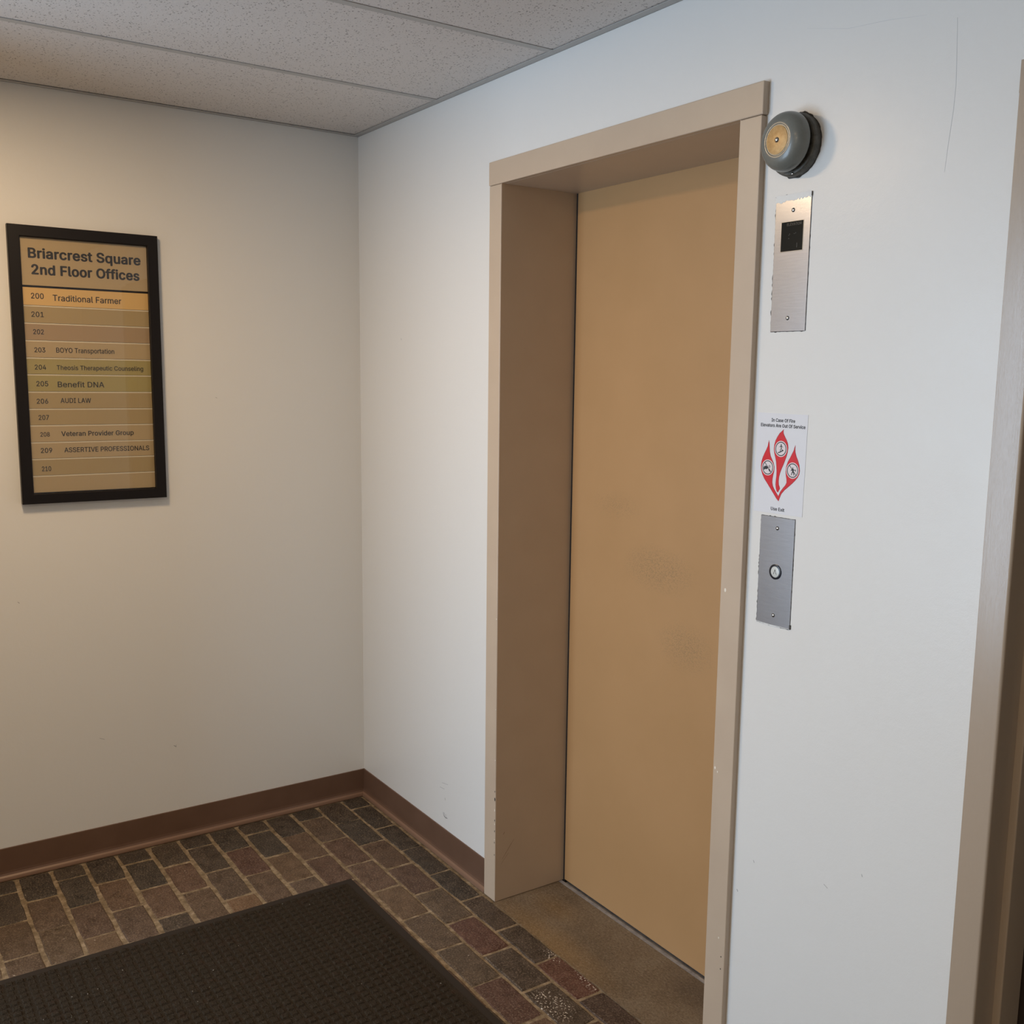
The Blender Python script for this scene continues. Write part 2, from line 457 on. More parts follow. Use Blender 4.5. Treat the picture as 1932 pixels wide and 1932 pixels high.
# scuffs and cracks of the right wall
def strokes(name, lst, material, parent, plane='y', at=-.0003, w=.0012):
    bm = bmesh.new()
    for pts, wid in lst:
        n = len(pts)
        up, dn = [], []
        for i, p in enumerate(pts):
            q = pts[min(i+1, n-1)]; o = pts[max(i-1, 0)]
            d = Vector((q[0]-o[0], q[1]-o[1])); d.normalize(); nn = Vector((-d.y, d.x))
            ww = wid*(.35 if i in (0, n-1) else 1)*.5
            up.append((p[0]+nn.x*ww, p[1]+nn.y*ww)); dn.append((p[0]-nn.x*ww, p[1]-nn.y*ww))
        prism(bm, up+dn[::-1], 0 if plane == 'y' else 0, at, plane)
    return new_obj(name, bm, material, parent)
strokes('scuff_mark', [([(.622, .160), (.630, .149), (.641, .147), (.652, .149)], .0042), ([(.628, .162), (.637, .152)], .003),
                       ([(.640, .160), (.646, .151)], .0025), ([(.60, .242), (.632, .245)], .002), ([(.615, .262), (.655, .268)], .002),
                       ([(.635, .215), (.637, .208)], .004), ([(.327, 1.737), (.329, 1.731)], .003)], m_scuff, wr)
strokes('paint_crack', [([(2.3805, 2.23), (2.384, 2.17), (2.3865, 2.12), (2.385, 2.08), (2.380, 2.03), (2.376, 1.98)], .0009),
                        ([(2.05, 2.295), (2.15, 2.27), (2.24, 2.262), (2.32, 2.25)], .0005)], m_crack, wr)
strokes('scuff_mark', [([(1.971, .483), (1.974, .478)], .004), ([(2.016, .571), (2.019, .566)], .003),
                       ([(2.21, .60), (2.22, .595)], .002), ([(2.30, .66), (2.302, .655)], .003)], m_scuff, wr)
strokes('scuff_mark', [([(-.709, .340), (-.701, .334)], .005), ([(-.701, .341), (-.703, .333)], .003), ([(-.530, 1.530), (-.525, 1.527)], .003),
                       ([(-1.163, .897), (-1.158, .892)], .004), ([(-.945, .412), (-.930, .405)], .003)], m_scuff, wl, 'x', .0003)

# ------------------------------------------------------------------ floor: brick pavers in sand grout
random.seed(4)
bm = bmesh.new()
lay = bm.loops.layers.color.new('tint')
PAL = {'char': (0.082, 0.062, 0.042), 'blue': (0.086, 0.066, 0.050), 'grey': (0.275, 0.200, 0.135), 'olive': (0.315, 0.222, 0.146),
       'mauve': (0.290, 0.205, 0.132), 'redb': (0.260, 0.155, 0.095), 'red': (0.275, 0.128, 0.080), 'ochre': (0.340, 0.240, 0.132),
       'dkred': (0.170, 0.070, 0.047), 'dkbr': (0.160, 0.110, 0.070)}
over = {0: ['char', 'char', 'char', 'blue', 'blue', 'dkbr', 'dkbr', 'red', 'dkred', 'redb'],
        1: ['dkbr', 'char', 'redb', 'redb', 'mauve', 'red', 'dkbr', 'dkbr', 'redb', 'grey'],
        2: ['char', 'grey', 'redb', 'grey', 'olive', 'mauve', 'grey', 'red', 'mauve', 'grey'],
        3: ['char', 'mauve', 'redb', 'grey'], 4: ['char', 'grey', 'olive', 'grey'], 5: ['char', 'red', 'olive'],
        6: ['blue', 'olive', 'grey', 'ochre'], 7: ['char', 'olive', 'olive'], 8: ['dkbr', 'grey', 'olive'], 9: ['redb', 'olive', 'grey', 'ochre']}
def brick(x0, x1, y0, y1, tint, top):
    j = lambda s=.0016: random.uniform(-s, s)
    z = top
    n = 5
    out = []
    W = lambda: random.uniform(-.0013, .0013)
    for i in range(n): out.append([x0+(x1-x0)*i/n, y0+W()])
    for i in range(2): out.append([x1+W(), y0+(y1-y0)*(i)/2])
    for i in range(n): out.append([x1-(x1-x0)*i/n, y1+W()])
    for i in range(2): out.append([x0+W(), y1-(y1-y0)*i/2])
    rc = random.uniform(.001, .0045)
    for i in (0, n, n+2, 2*n+2):
        o_ = out[i]; o_[0] += math.copysign(rc*.5, (x0+x1)/2-o_[0]); o_[1] += math.copysign(rc*.5, (y0+y1)/2-o_[1])
    cx, cy = (x0+x1)/2, (y0+y1)/2
    tx, ty = random.uniform(-.006, .006), random.uniform(-.010, .010)
    lo = [bm.verts.new((p[0], p[1], -.012)) for p in out]
    mid = [bm.verts.new((p[0], p[1], z-.0028+tx*(p[0]-cx)+ty*(p[1]-cy))) for p in out]
    hi = [bm.verts.new((p[0]+(cx-p[0])*.05+math.copysign(.0005, cx-p[0]), p[1]+(cy-p[1])*.09, z+tx*(p[0]-cx)+ty*(p[1]-cy))) for p in out]
    m_ = len(out); fs = []
    for a, b in ((lo, mid), (mid, hi)):
        for i in range(m_): fs.append(bm.faces.new((a[i], a[(i+1) % m_], b[(i+1) % m_], b[i])))
    fs.append(bm.faces.new(hi))
    for f in fs:
        f.material_index = 0
        for l in f.loops: l[lay] = (*tint, 1)
PX, PY = 0.2030, 0.1015
row = 0
while True:
    wide = .0036 if row < 3 else .0056
    y1 = -.0006 - PY*row - (wide-.0002 if row else 0.020); y0 = -.0006 - PY*(row+1) + wide
    if y0 < YMIN: break
    off = .100 if row % 2 == 0 else .190
    i = -1
    while True:
        x0 = off+PX*i + .0020; x1 = off+PX*(i+1) - .0020
        i += 1
        if x0 > XMAX-.05: break
        x0 = max(x0, .014)
        if x1-x0 < .03: continue
        x0 += random.uniform(-.004, .004) if x0 > .02 else 0
        names = over.get(row)
        if names and i < len(names) and (row < 3 or i < len(names)): nm = names[i]
        else: nm = random.choice(['grey', 'olive', 'olive', 'mauve', 'dkbr', 'grey', 'olive', 'ochre'])
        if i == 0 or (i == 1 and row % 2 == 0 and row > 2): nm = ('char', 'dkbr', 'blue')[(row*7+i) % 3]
        g_ = random.uniform(.86, 1.14)
        tint = tuple(c*g_*random.uniform(.96, 1.04) for c in PAL[nm])
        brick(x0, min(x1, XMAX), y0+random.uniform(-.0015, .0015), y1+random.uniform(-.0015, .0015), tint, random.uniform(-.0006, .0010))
    row += 1
# sand bed, slightly below the brick tops
nb = len(bm.faces)
NXG, NYG = 120, 100
def bedz(x, y): return -.0022 + .0009*math.sin(x*71+y*13)*math.sin(y*97+x*9)
g = [[bm.verts.new((-.02+(XMAX+.04)*a/NXG, .0 + (YMIN-.02)*b/NYG, bedz(a*.37, b*.61))) for b in range(NYG+1)] for a in range(NXG+1)]
for a in range(NXG):
    for b in range(NYG):
        f = bm.faces.new((g[a][b], g[a][b+1], g[a+1][b+1], g[a+1][b])); f.material_index = 1
        for l in f.loops: l[lay] = (.2, .15, .1, 1)
floor = new_obj('floor', bm, [m_brick, m_grout])
structure(floor, 'brick paver floor laid in running rows with sandy grout')
boxes('floor_slab', [((-T, YMIN-T, -.15), (XMAX+T, T+.2, -.013))], m_grout, floor)
# concrete strip in the elevator doorway and the metal sill under the door
bm = bmesh.new()
random.seed(9)
edge = [(XI+.001+(XJ-XI-.002)*i/46, -.0195+random.uniform(-.0022, .0022)) for i in range(47)]
prism(bm, edge+[(XJ-.001, D-.015), (XI+.001, D-.015)], -.012, .0008, 'z')
new_obj('concrete_threshold', bm, m_conc, floor)['label'] = 'worn brown concrete strip with ochre stains'
boxes('metal_sill', [((XI+.001, D-.0145, -.012), (XJ-.001, D-.0025, .0014)), ((XI+.001, D-.0025, -.012), (XJ-.001, D+.03, -.006))], m_sill, floor)['label'] = 'grey metal sill strip'

# ------------------------------------------------------------------ ceiling
TB = .6027
bm = bmesh.new()
xs = [0.0, TB] + [TB+.6096*i for i in range(1, 8)]
ys = [0.0, -1.38, -1.38-1.2192, -1.38-2*1.2192, ]
xs = [x for x in xs if x < XMAX] + [XMAX]
ys = [y for y in ys if y > YMIN] + [YMIN]
for a in range(len(xs)-1):
    for b in range(len(ys)-1):
        box(bm, (xs[a]+.003, ys[b+1]+.003, H+.0030), (xs[a+1]-.003, ys[b]-.003, H+.019))
ceiling = new_obj('ceiling', bm, m_tile)
structure(ceiling, 'suspended ceiling of white fissured tiles in a metal grid')
lst = []
for x in xs[1:-1]: lst += [((x-.012, YMIN, H+.001), (x+.012, -.0225, H+.0024)), ((x-.002, YMIN, H+.0024), (x+.002, -.0225, H+.04))]
for y in ys[1:-1]:
    for a in range(len(xs)-1): lst += [((xs[a]+.0125, y-.012, H+.001), (xs[a+1]-.0125, y+.012, H+.0024))]
boxes('ceiling_grid', lst, m_grid, ceiling)
boxes('wall_angle', [((0, -.0225, H), (XMAX, 0, H+.0012)), ((0, YMIN, H), (.0225, -.0225, H+.0012)), ((0, YMIN, H), (XMAX, YMIN+.0225, H+.0012)),
                     ((XMAX-.0225, YMIN, H), (XMAX, -.0225, H+.0012)), ((0, -.0012, H), (XMAX, 0, H+.02)), ((0, YMIN, H), (.0012, 0, H+.02))], m_grid, ceiling)
boxes('ceiling_slab', [((-T, YMIN-T, H+.12), (XMAX+T, T, H+.2))], m_wall, ceiling)

# ------------------------------------------------------------------ baseboards (vinyl cove with a toe)
def cove(name, p0, p1, normal, label=None):
    """profile swept from p0 to p1; normal points into the room"""
    prof = [(0, .1061), (.0025, .1061), (.0035, .1045), (.0035, .030), (.0045, .022), (.0075, .0165)]
    toe = [(.0075, .0165), (.0125, .012), (.0140, .006), (.0140, .0012), (0, .0012)]
    root = None
    for nm, pr, mt in (('face', prof+[(0, .0165)], m_base), ('toe', toe+[(0, .0165)], m_toe_lit)):
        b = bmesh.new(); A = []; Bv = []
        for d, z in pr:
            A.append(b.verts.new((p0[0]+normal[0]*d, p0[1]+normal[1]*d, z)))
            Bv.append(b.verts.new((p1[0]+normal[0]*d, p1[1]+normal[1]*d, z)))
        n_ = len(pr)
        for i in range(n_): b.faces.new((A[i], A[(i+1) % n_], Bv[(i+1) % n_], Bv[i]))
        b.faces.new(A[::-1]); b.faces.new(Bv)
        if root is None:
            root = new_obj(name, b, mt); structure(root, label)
        else: new_obj('toe', b, mt, root)['label'] = 'rounded toe of the baseboard, light from above painted into its colour'
    return root
cove('baseboard_left', (0, 0), (0, -1.799), (1, 0), 'brown vinyl baseboard along the left wall')
cove('baseboard_right', (.0030, 0), (XA-.001, 0), (0, -1), 'brown vinyl baseboard between the corner and the elevator casing')
cove('baseboard_right', (XB+.001, 0), (RX0, 0), (0, -1))

# ------------------------------------------------------------------ elevator casing and door
t1 = structure(empty('trim_1', ((XA+XB)/2, 0, 0)), 'tan painted metal casing around the recessed elevator door')
def casing(name, a, b, mt, bev=.0022):
    o = boxes(name, [(a, b)], mt, t1, bev, 2); return o
casing('header_casing', (XA-.0005, -.0160, ZH), (XB+.0015, .001, ZT), m_tan)
casing('side_casing', (XA+.0012, -.0145, .0015), (XI-.0004, .001, ZH-.0006), m_tan)
casing('side_casing', (XJ+.0004, -.0145, .0015), (XB-.0020, .001, ZH-.0006), m_tan)
boxes('side_reveal', [((XI-.002, -.0128, .0015), (XI, D+.004, ZH))], m_tan, t1)
boxes('side_reveal', [((XJ, -.0128, .0015), (XJ+.002, D+.004, ZH))], m_tan, t1)
boxes('header_reveal', [((XI, .0011, ZH), (XJ, D+.004, ZH+.002))], m_tan, t1)
strokes('caulk_line', [([(XB-.0006, 1.42), (XB+.0016, 1.36), (XB+.0006, 1.25), (XB+.0022, 1.17), (XB+.0004, 1.05)], .0022)], m_smear, t1, 'y', -.0006)
bm = bmesh.new()
for (x, z, r_) in ((1.8973+.012, 1.161, .0028), (1.901, .749, .0022), (1.909, .742, .0015), (1.935, .352, .0016)):
    lathe(bm, [(r_, .0143), (r_, .0148), (0, .0149)], (x, z), 0, 10, 1.6)
for z, w_ in ((.30, .0022), (.255, .0016), (.46, .0014), (.90, .0015), (.205, .0012), (.62, .001)):
    lathe(bm, [(w_, .0143), (w_, .0149), (0, .0150)], (XI-.0030, z), 0, 8, 1.8)
new_obj('paint_chip', bm, m_chip, t1)
bm = bmesh.new()
for z, w_ in ((.335, .0024), (.267, .0013), (.232, .0013), (.195, .0011), (.155, .001), (.36, .0011)):
    lathe(bm, [(w_, .0143), (w_, .0151), (0, .0152)], (XI-.0032, z), 0, 8, 2.4)
for z in (.28, .31): lathe(bm, [(.0012, .0143), (.0012, .0151), (0, .0152)], (1.945, z), 0, 8, 1.5)
new_obj('dark_nick', bm, m_grime, t1)
strokes('scuff_mark', [([(.02, .145), (.055, .19)], .0012), ([(.012, .135), (.045, .178)], .0012), ([(.008, .12), (.035, .15)], .0010), ([(.015, .215), (.020, .222)], .003)],
        mat('brown_scuff', (0.17, 0.12, 0.07), .7), t1, 'x', XI+.0003)
# (the strokes are built from x = 0 towards the reveal face: trim the far side)
for o in list(t1.children):
    if o.name.startswith('scuff_mark'):
        for v in o.data.vertices:
            if v.co.x < XI: v.co.x = XI+.0001

d1 = bpy.data.meshes.new('x')
bm = bmesh.new()
box(bm, (XI+.0085, D+.002, .0065), (XJ+.03, D+.030, ZH+.03), 0, .0015, 2)
door = new_obj('door_1', bm, m_door)
structure(door, 'tan painted sliding elevator door panel, closed, with faint scuffs')
# the dark hoistway behind the door gap
boxes('door_pocket', [((XI-.045, D+.0045, -.012), (XI+.0083, D+.034, ZH+.03)), ((XI-.045, D+.034, -.012), (XJ+.05, D+.045, ZH+.03))], m_dark, t1)

# ------------------------------------------------------------------ second doorway on the far right
t2 = structure(empty('trim_2', (RX0, 0, 0)), 'tan painted metal door frame at the far right edge')
def arc(cx, cy, r, a0, a1, n=5):
    return [(cx+r*math.cos(math.radians(a0+(a1-a0)*i/n)), cy+r*math.sin(math.radians(a0+(a1-a0)*i/n))) for i in range(n+1)]
prof = [(RX0, .001), (RX0, -.0145), (RX0+.001, -.0155)] + arc(RX0+.0485, -.0105, .005, -90, 0) + [(RX0+.0535, .042)] + \
       [(RX0+.0535, .044)] + arc(RX0+.0645, .047, .003, -90, 0) + [(RX0+.0675, .105), (RX0+.0555, .105), (RX0+.0555, .150), (RX0+.040, .150), (RX0+.040, .001)]
bm = bmesh.new(); prism(bm, prof, .0015, RZ-.05, 'z'); smooth_angle(new_obj('side_jamb', bm, m_jamb, t2), 40)
prof2 = [(RX0+RX1-p[0], p[1]) for p in prof][::-1]
bm = bmesh.new(); prism(bm, prof2, .0015, RZ-.05, 'z'); smooth_angle(new_obj('side_jamb', bm, m_jamb, t2), 40)
boxes('head_jamb', [((RX0, -.0155, RZ-.05), (RX1, .001, RZ+.0)), ((RX0+.04, .001, RZ-.05), (RX1-.04, .15, RZ+.018))], m_jamb, t2)
d2 = boxes('door_2', [((RX0+.0580, .108, .008), (RX1-.0580, .148, RZ-.053))], m_seconddoor, None, .001)
structure(d2, 'dark brown door set back in the frame at the far right edge')

# ------------------------------------------------------------------ directory sign
SY0, SY1, SZ0, SZ1 = -1.1366, -0.7073, 1.2028, 2.0397
IY0, IY1, IZ0, IZ1 = -1.1035, -0.7395, 1.2340, 2.0062
sign = empty('directory_sign', (0, (SY0+SY1)/2, SZ0))
tag(sign, 'black framed office directory sign with gold name strips on the left wall', 'sign')
fw = SY1-IY1
bm = bmesh.new()
def mitre(pts):
    """one side of the frame, outer/inner edge pairs"""
    (a, b, c_, d_) = pts
    lo = [bm.verts.new((.0015, *p)) for p in pts]
    inset = .0022
    cy, cz = (SY0+SY1)/2, (SZ0+SZ1)/2
    hi0 = [bm.verts.new((.0235, *p)) for p in pts]
    hi = []
    for i, p in enumerate(pts):
        s = -1 if i < 2 else 1
        hi.append(bm.verts.new((.0255, p[0]+s*math.copysign(inset, p[0]-cy), p[1]+s*math.copysign(inset, p[1]-cz))))
    for A_, B_ in ((lo, hi0), (hi0, hi)):
        for i in range(4): bm.faces.new((A_[i], A_[(i+1) % 4], B_[(i+1) % 4], B_[i]))
    bm.faces.new(hi); bm.faces.new(lo[::-1])
O = [(SY0, SZ0), (SY1, SZ0), (SY1, SZ1), (SY0, SZ1)]
I = [(IY0, IZ0), (IY1, IZ0), (IY1, IZ1), (IY0, IZ1)]
for i in range(4):
    j = (i+1) % 4
    mitre([O[i], O[j], I[j], I[i]])
new_obj('frame', bm, m_blackframe, sign)
boxes('backing_board', [((.002, IY0-.003, IZ0-.003), (.0085, IY1+.003, IZ1+.003))], m_blackframe, sign)
hp = boxes('header_panel', [((.009, IY0+.0005, 1.8650), (.0125, IY1-.0005, IZ1-.0005))], m_gold[0], sign, .0004)
text_left('lettering', [('Briarcrest Square', -1.0805, -.7603, 1.9465, .0280, .062), ('2nd Floor Offices', -1.0735, -.7655, 1.8985, .0280, .062)], .0126, m_ink, hp)
rows_z = [1.8610, 1.8045, 1.7525, 1.7005, 1.6485, 1.5983, 1.5458, 1.4936, 1.4430, 1.3910, 1.3398, 1.2875, 1.2345]
rows = [('200', 'Traditional Farmer', -1.0795, -1.0450, 1.8262, .0160, -1.0195, -.8222, 1.8222, .0178, 1),
        ('201', None, -1.0812, -1.0476, 1.7718, .0150, 0, 0, 0, 0, 2), ('202', None, -1.0788, -1.0500, 1.7200, .0145, 0, 0, 0, 0, 3),
        ('203', 'BOYO Transportation', -1.0782, -1.0485, 1.6660, .0140, -1.0175, -.8496, 1.6664, .0145, 0),
        ('204', 'Theosis Therapeutic Counseling', -1.0798, -1.0488, 1.6140, .0140, -1.0185, -.7638, 1.6140, .0135, 4),
        ('205', 'Benefit DNA', -1.0779, -1.0455, 1.5635, .0150, -1.0180, -.8840, 1.5610, .0165, 4),
        ('206', 'AUDI LAW', -1.0797, -1.0482, 1.5105, .0145, -1.0125, -.9251, 1.5125, .0145, 2),
        ('207', None, -1.0769, -1.0483, 1.4607, .0145, 0, 0, 0, 0, 2),
        ('208', 'Veteran Provider Group', -1.0746, -1.0486, 1.4095, .0130, -1.0151, -.8013, 1.4098, .0145, 0),
        ('209', 'ASSERTIVE PROFESSIONALS', -1.0757, -1.0443, 1.3590, .0150, -1.0089, -.7548, 1.3592, .0145, 0),
        ('210', None, -1.0754, -1.0498, 1.3025, .0145, 0, 0, 0, 0, 2), (None, None, 0, 0, 0, 0, 0, 0, 0, 0, 0)]
for i, r in enumerate(rows):
    z1, z0 = rows_z[i], rows_z[i+1]
    st = boxes('name_strip', [((.009, IY0+.0005, z0+.0022), (.0120, IY1-.0005, z1-.0022))], m_gold[r[10]], sign, .0003)
    if r[0]: text_left('suite_number', [(r[0], r[2], r[3], r[4], r[5], .026)], .0121, m_ink, st)
    if r[1]: text_left('tenant_name', [(r[1], r[6], r[7], r[8], r[9], .030 if r[0] == '208' else .024)], .0121, m_ink, st)
    if i < 11: boxes('strip_rail', [((.009, IY0+.0005, z0-.0021), (.0126, IY1-.0005, z0-.0001)), ((.009, IY0+.0005, z0+.0006), (.0124, IY1-.0005, z0+.0014))], m_rail, sign)
boxes('glass_pane', [((.0150, IY0-.001, IZ0-.001), (.0170, IY1+.001, IZ1+.001))], m_glass, sign)

# ------------------------------------------------------------------ call plates on the right wall
def ragged(x0, x1, z0, z1, amp, seed, n=30, grow=.0012):
    random.seed(seed); pts = []; grow *= .5; amp *= .7
    J = lambda: random.choice((.2, .5, .5, 1.6))*random.uniform(0, amp)
    for i in range(n): pts.append((x0+(x1-x0)*i/n, z0-grow-J()))
    for i in range(n*2): pts.append((x1+grow*.5+J()*.5, z0+(z1-z0)*i/(2*n)))
    for i in range(n): pts.append((x1-(x1-x0)*i/n, z1+grow*.4+J()))
    for i in range(n*2): pts.append((x0-grow-J()*1.3, z1-(z1-z0)*i/(2*n)))
    return pts

def screw(x, z, y, parent, r=.0042):
    bm = bmesh.new()
    lathe(bm, [(r, -y), (r, -y+.0004), (r*.8, -y+.0004)], (x, z), 0, 20)
    o = new_obj('screw', bm, m_steel_dark, parent, True)
    bm = bmesh.new()
    lathe(bm, [(r*.8, -y+.0002), (r*.75, -y+.0012), (r*.4, -y+.0019), (0, -y+.0021)], (x, z), 0, 20)
    new_obj('screw_head', bm, m_screw, o, True)
    return o

def plate(name, x0, x1, z0, z1, seed):
    root = empty(name, ((x0+x1)/2, 0, z0))
    bm = bmesh.new(); prism(bm, ragged(x0, x1, z0, z1, .0016, seed), -.0001, -.0007, 'y')
    new_obj('paint_edge', bm, m_grime, root)['label'] = 'dark ragged edge of old paint around the plate'
    boxes('face_plate', [((x0, -.0018, z0), (x1, -.0007, z1))], m_steel, root, .0003)['label'] = 'brushed steel face plate'
    return root
p1 = plate('indicator_plate', 1.9935, 2.0853, 1.7185, 1.9865, 5)
tag(p1, 'steel floor indicator plate with dark display on the white wall under the bell', 'indicator panel')
xs_, y_ = 2.040, -.0036
scr = boxes('display', [((2.0113, -.0024, 1.8766), (2.0685, -.0012, 1.9342))], m_blackglass, p1, .0003)
boxes('display_rim', [((2.0103, -.0022, 1.8756), (2.0695, -.0015, 1.9352))], m_screw, p1, .0002)
bm = bmesh.new()
random.seed(3)
for (dx, dz, w, h_) in ((-.008, .002, .0012, .0012), (-.006, .0045, .0012, .0018), (.006, .0045, .0018, .0010), (.010, .0055, .0010, .0018), (-.008, -.004, .0014, .0012), (.014, -.0185, .0010, .009)):
    box(bm, (xs_+dx-w/2, -.00250, 1.9055+dz-h_/2), (xs_+dx+w/2, -.00240, 1.9055+dz+h_/2))
new_obj('indicator_mark', bm, m_ghost, scr)
text_right('display_lettering', [('ELEVATOR', 2.026, 2.064, 1.9262, .0050, .03)], -.0024, mat('faint_lettering', (0.018, 0.021, 0.023), .3), scr)
screw(2.0400, 1.9561, -.0018, p1); screw(2.0387, 1.7447, -.0018, p1)
bm = bmesh.new(); random.seed(12)
low = [(1.9930+(2.0860-1.9930)*i/24, 1.9735+.004*(i/24)+random.uniform(-.0022, .0022)) for i in range(25)]
prism(bm, low+[(2.0856, 1.9872), (1.9928, 1.9876)], -.0017, -.0021, 'y')
new_obj('paint_smear', bm, m_smear, p1)['label'] = 'white wall paint smeared over the top of the plate'
bm = bmesh.new()
for (a, b, c_, d_) in ((2.0853, 2.0868, 1.9780, 1.9868),):
    box(bm, (a, -.0024, c_), (b, -.0017, d_))
new_obj('dark_nick', bm, m_grime, p1)

p2 = plate('call_button_plate', 1.9925, 2.0857, 1.1075, 1.3378, 8)
tag(p2, 'steel call plate with one round up button below the fire sticker', 'elevator call button')
bm = bmesh.new()
lathe(bm, [(.0160, .0018), (.0160, .0035), (.0150, .0041), (.0120, .0041), (.0116, .0033), (.0116, .0018)], (2.0400, 1.2225), 0, 48)
ring = new_obj('button_ring', bm, m_ring, p2); smooth_angle(ring)
bm = bmesh.new()
lathe(bm, [(.0116, .0018), (.0116, .0031), (.0110, .0034), (0, .0035)], (2.0400, 1.2225), 0, 48)
btn = new_obj('up_button', bm, m_button, p2); smooth_angle(btn); btn['label'] = 'pale round button with an up arrow'
bm = bmesh.new()
cx, cz = 2.0400, 1.2225
arrow = [(0, .0062), (.0046, -.0056), (.0018, -.0030), (.0024, -.0022), (0, .0032), (-.0024, -.0022), (-.0018, -.0030), (-.0046, -.0056)]
prism(bm, [(cx+a, cz+b) for a, b in arrow], -.00345, -.0037, 'y')
new_obj('arrow_mark', bm, m_ink, btn)
screw(2.0396, 1.3146, -.0018, p2); screw(2.0397, 1.1293, -.0018, p2)
bm = bmesh.new()
for (a, b, c_, d_) in ((2.0845, 2.0880, 1.1085, 1.1175),):
    box(bm, (a, -.0019, c_), (b, -.0005, d_))
new_obj('dark_nick', bm, m_grime, p2)
strokes('paint_smear', [([(1.992, 1.1085), (2.03, 1.1072), (2.085, 1.1088)], .0016)], m_smear, p2, 'y', -.0022)

# ------------------------------------------------------------------ fire sticker
FLAME_A = [(2.0035, 1.496), (2.005, 1.4885), (2.006, 1.4799), (2.0072, 1.4713), (2.01, 1.4628), (2.0148, 1.4555), (2.0188, 1.4493), (2.0215, 1.4409), (2.0213, 1.4321), (2.0192, 1.4243), (2.018, 1.4166), (2.0178, 1.4089), (2.0197, 1.4015), (2.0237, 1.3953), (2.0299, 1.3883), (2.0368, 1.3812), (2.0412, 1.3906), (2.0478, 1.3988), (2.0544, 1.4059), (2.0575, 1.4116), (2.0571, 1.418), (2.0552, 1.4254), (2.0537, 1.4339), (2.0546, 1.4447), (2.0582, 1.4546), (2.0632, 1.4625), (2.0682, 1.4713), (2.0725, 1.4791), (2.0742, 1.4855), (2.0755, 1.4899), (2.0751, 1.4824), (2.0762, 1.4751), (2.0795, 1.4669), (2.0842, 1.4588), (2.0882, 1.4496), (2.09, 1.4391), (2.0888, 1.4316), (2.0851, 1.4249), (2.0787, 1.4179), (2.0709, 1.4108), (2.0616, 1.4034), (2.0522, 1.396), (2.0443, 1.3876), (2.0405, 1.3796), (2.0377, 1.3717), (2.0321, 1.3765), (2.0228, 1.3865), (2.0135, 1.3965), (2.0041, 1.4065), (1.9962, 1.4146), (1.9898, 1.4239), (1.9863, 1.4324), (1.985, 1.4411), (1.9859, 1.45), (1.989, 1.459), (1.9929, 1.467), (1.9975, 1.475), (2.0014, 1.4829), (2.0028, 1.4906)]
FLAME_B = [(2.0431, 1.5203), (2.0415, 1.516), (2.0425, 1.5112), (2.0465, 1.5051), (2.0511, 1.4989), (2.055, 1.4917), (2.0567, 1.4833), (2.0555, 1.4747), (2.0532, 1.466), (2.0496, 1.4571), (2.046, 1.4483), (2.0416, 1.4393), (2.0379, 1.4303), (2.0356, 1.4215), (2.0351, 1.4127), (2.036, 1.4052), (2.0384, 1.4011), (2.0396, 1.398), (2.0368, 1.3934), (2.0348, 1.3897), (2.0318, 1.3918), (2.0293, 1.398), (2.0278, 1.4055), (2.0282, 1.4143), (2.0291, 1.423), (2.0291, 1.4339), (2.0277, 1.4446), (2.0264, 1.4532), (2.0237, 1.4616), (2.0206, 1.4701), (2.0188, 1.4786), (2.0195, 1.4873), (2.0222, 1.4961), (2.0267, 1.5039), (2.0326, 1.5118), (2.0387, 1.5164)]
st = empty('fire_sticker', (2.035, 0, 1.345))
tag(st, 'white fire notice sticker with three red flames beside the elevator casing', 'sticker')
bm = bmesh.new(); prism(bm, [(1.9690, 1.3440), (2.1025, 1.3455), (2.1050, 1.5520), (1.9690, 1.5525)], -.0002, -.0006, 'y')
new_obj('sheet', bm, m_sticker, st)
text_right('heading_text', [('In Case Of Fire', 2.0085, 2.0715, 1.5350, .0066, .055), ('Elevators Are Out Of Service', 1.9795, 2.0990, 1.5240, .0066, .055)], -.0006, m_ink, st)
text_right('footer_text', [('Use Exit', 2.0180, 2.0545, 1.3510, .0066, .055)], -.0006, m_ink, st)
def offset_poly(pts, d):
    c_ = []
    n = len(pts)
    area_ = sum(pts[i][0]*pts[(i+1) % n][1]-pts[(i+1) % n][0]*pts[i][1] for i in range(n))
    s = -1 if area_ > 0 else 1
    for i in range(n):
        a = Vector(pts[i-1]); b = Vector(pts[i]); e = Vector(pts[(i+1) % n])
        t = (e-a); t.normalize(); c_.append((b.x+s*-t.y*d, b.y+s*t.x*d))
    return c_
bm = bmesh.new()
prism(bm, offset_poly(FLAME_A, .0007), -.0006, -.00072, 'y'); prism(bm, offset_poly(FLAME_B, .0007), -.0006, -.00072, 'y')
new_obj('flame_outline', bm, m_edge, st)
bm = bmesh.new()
prism(bm, offset_poly(FLAME_A, -.0002), -.00072, -.00084, 'y'); prism(bm, offset_poly(FLAME_B, -.0002), -.00072, -.00084, 'y')
new_obj('flames', bm, m_red, st)
CC = [(2.0375, 1.4799), (2.0040, 1.4388), (2.0716, 1.4379)]
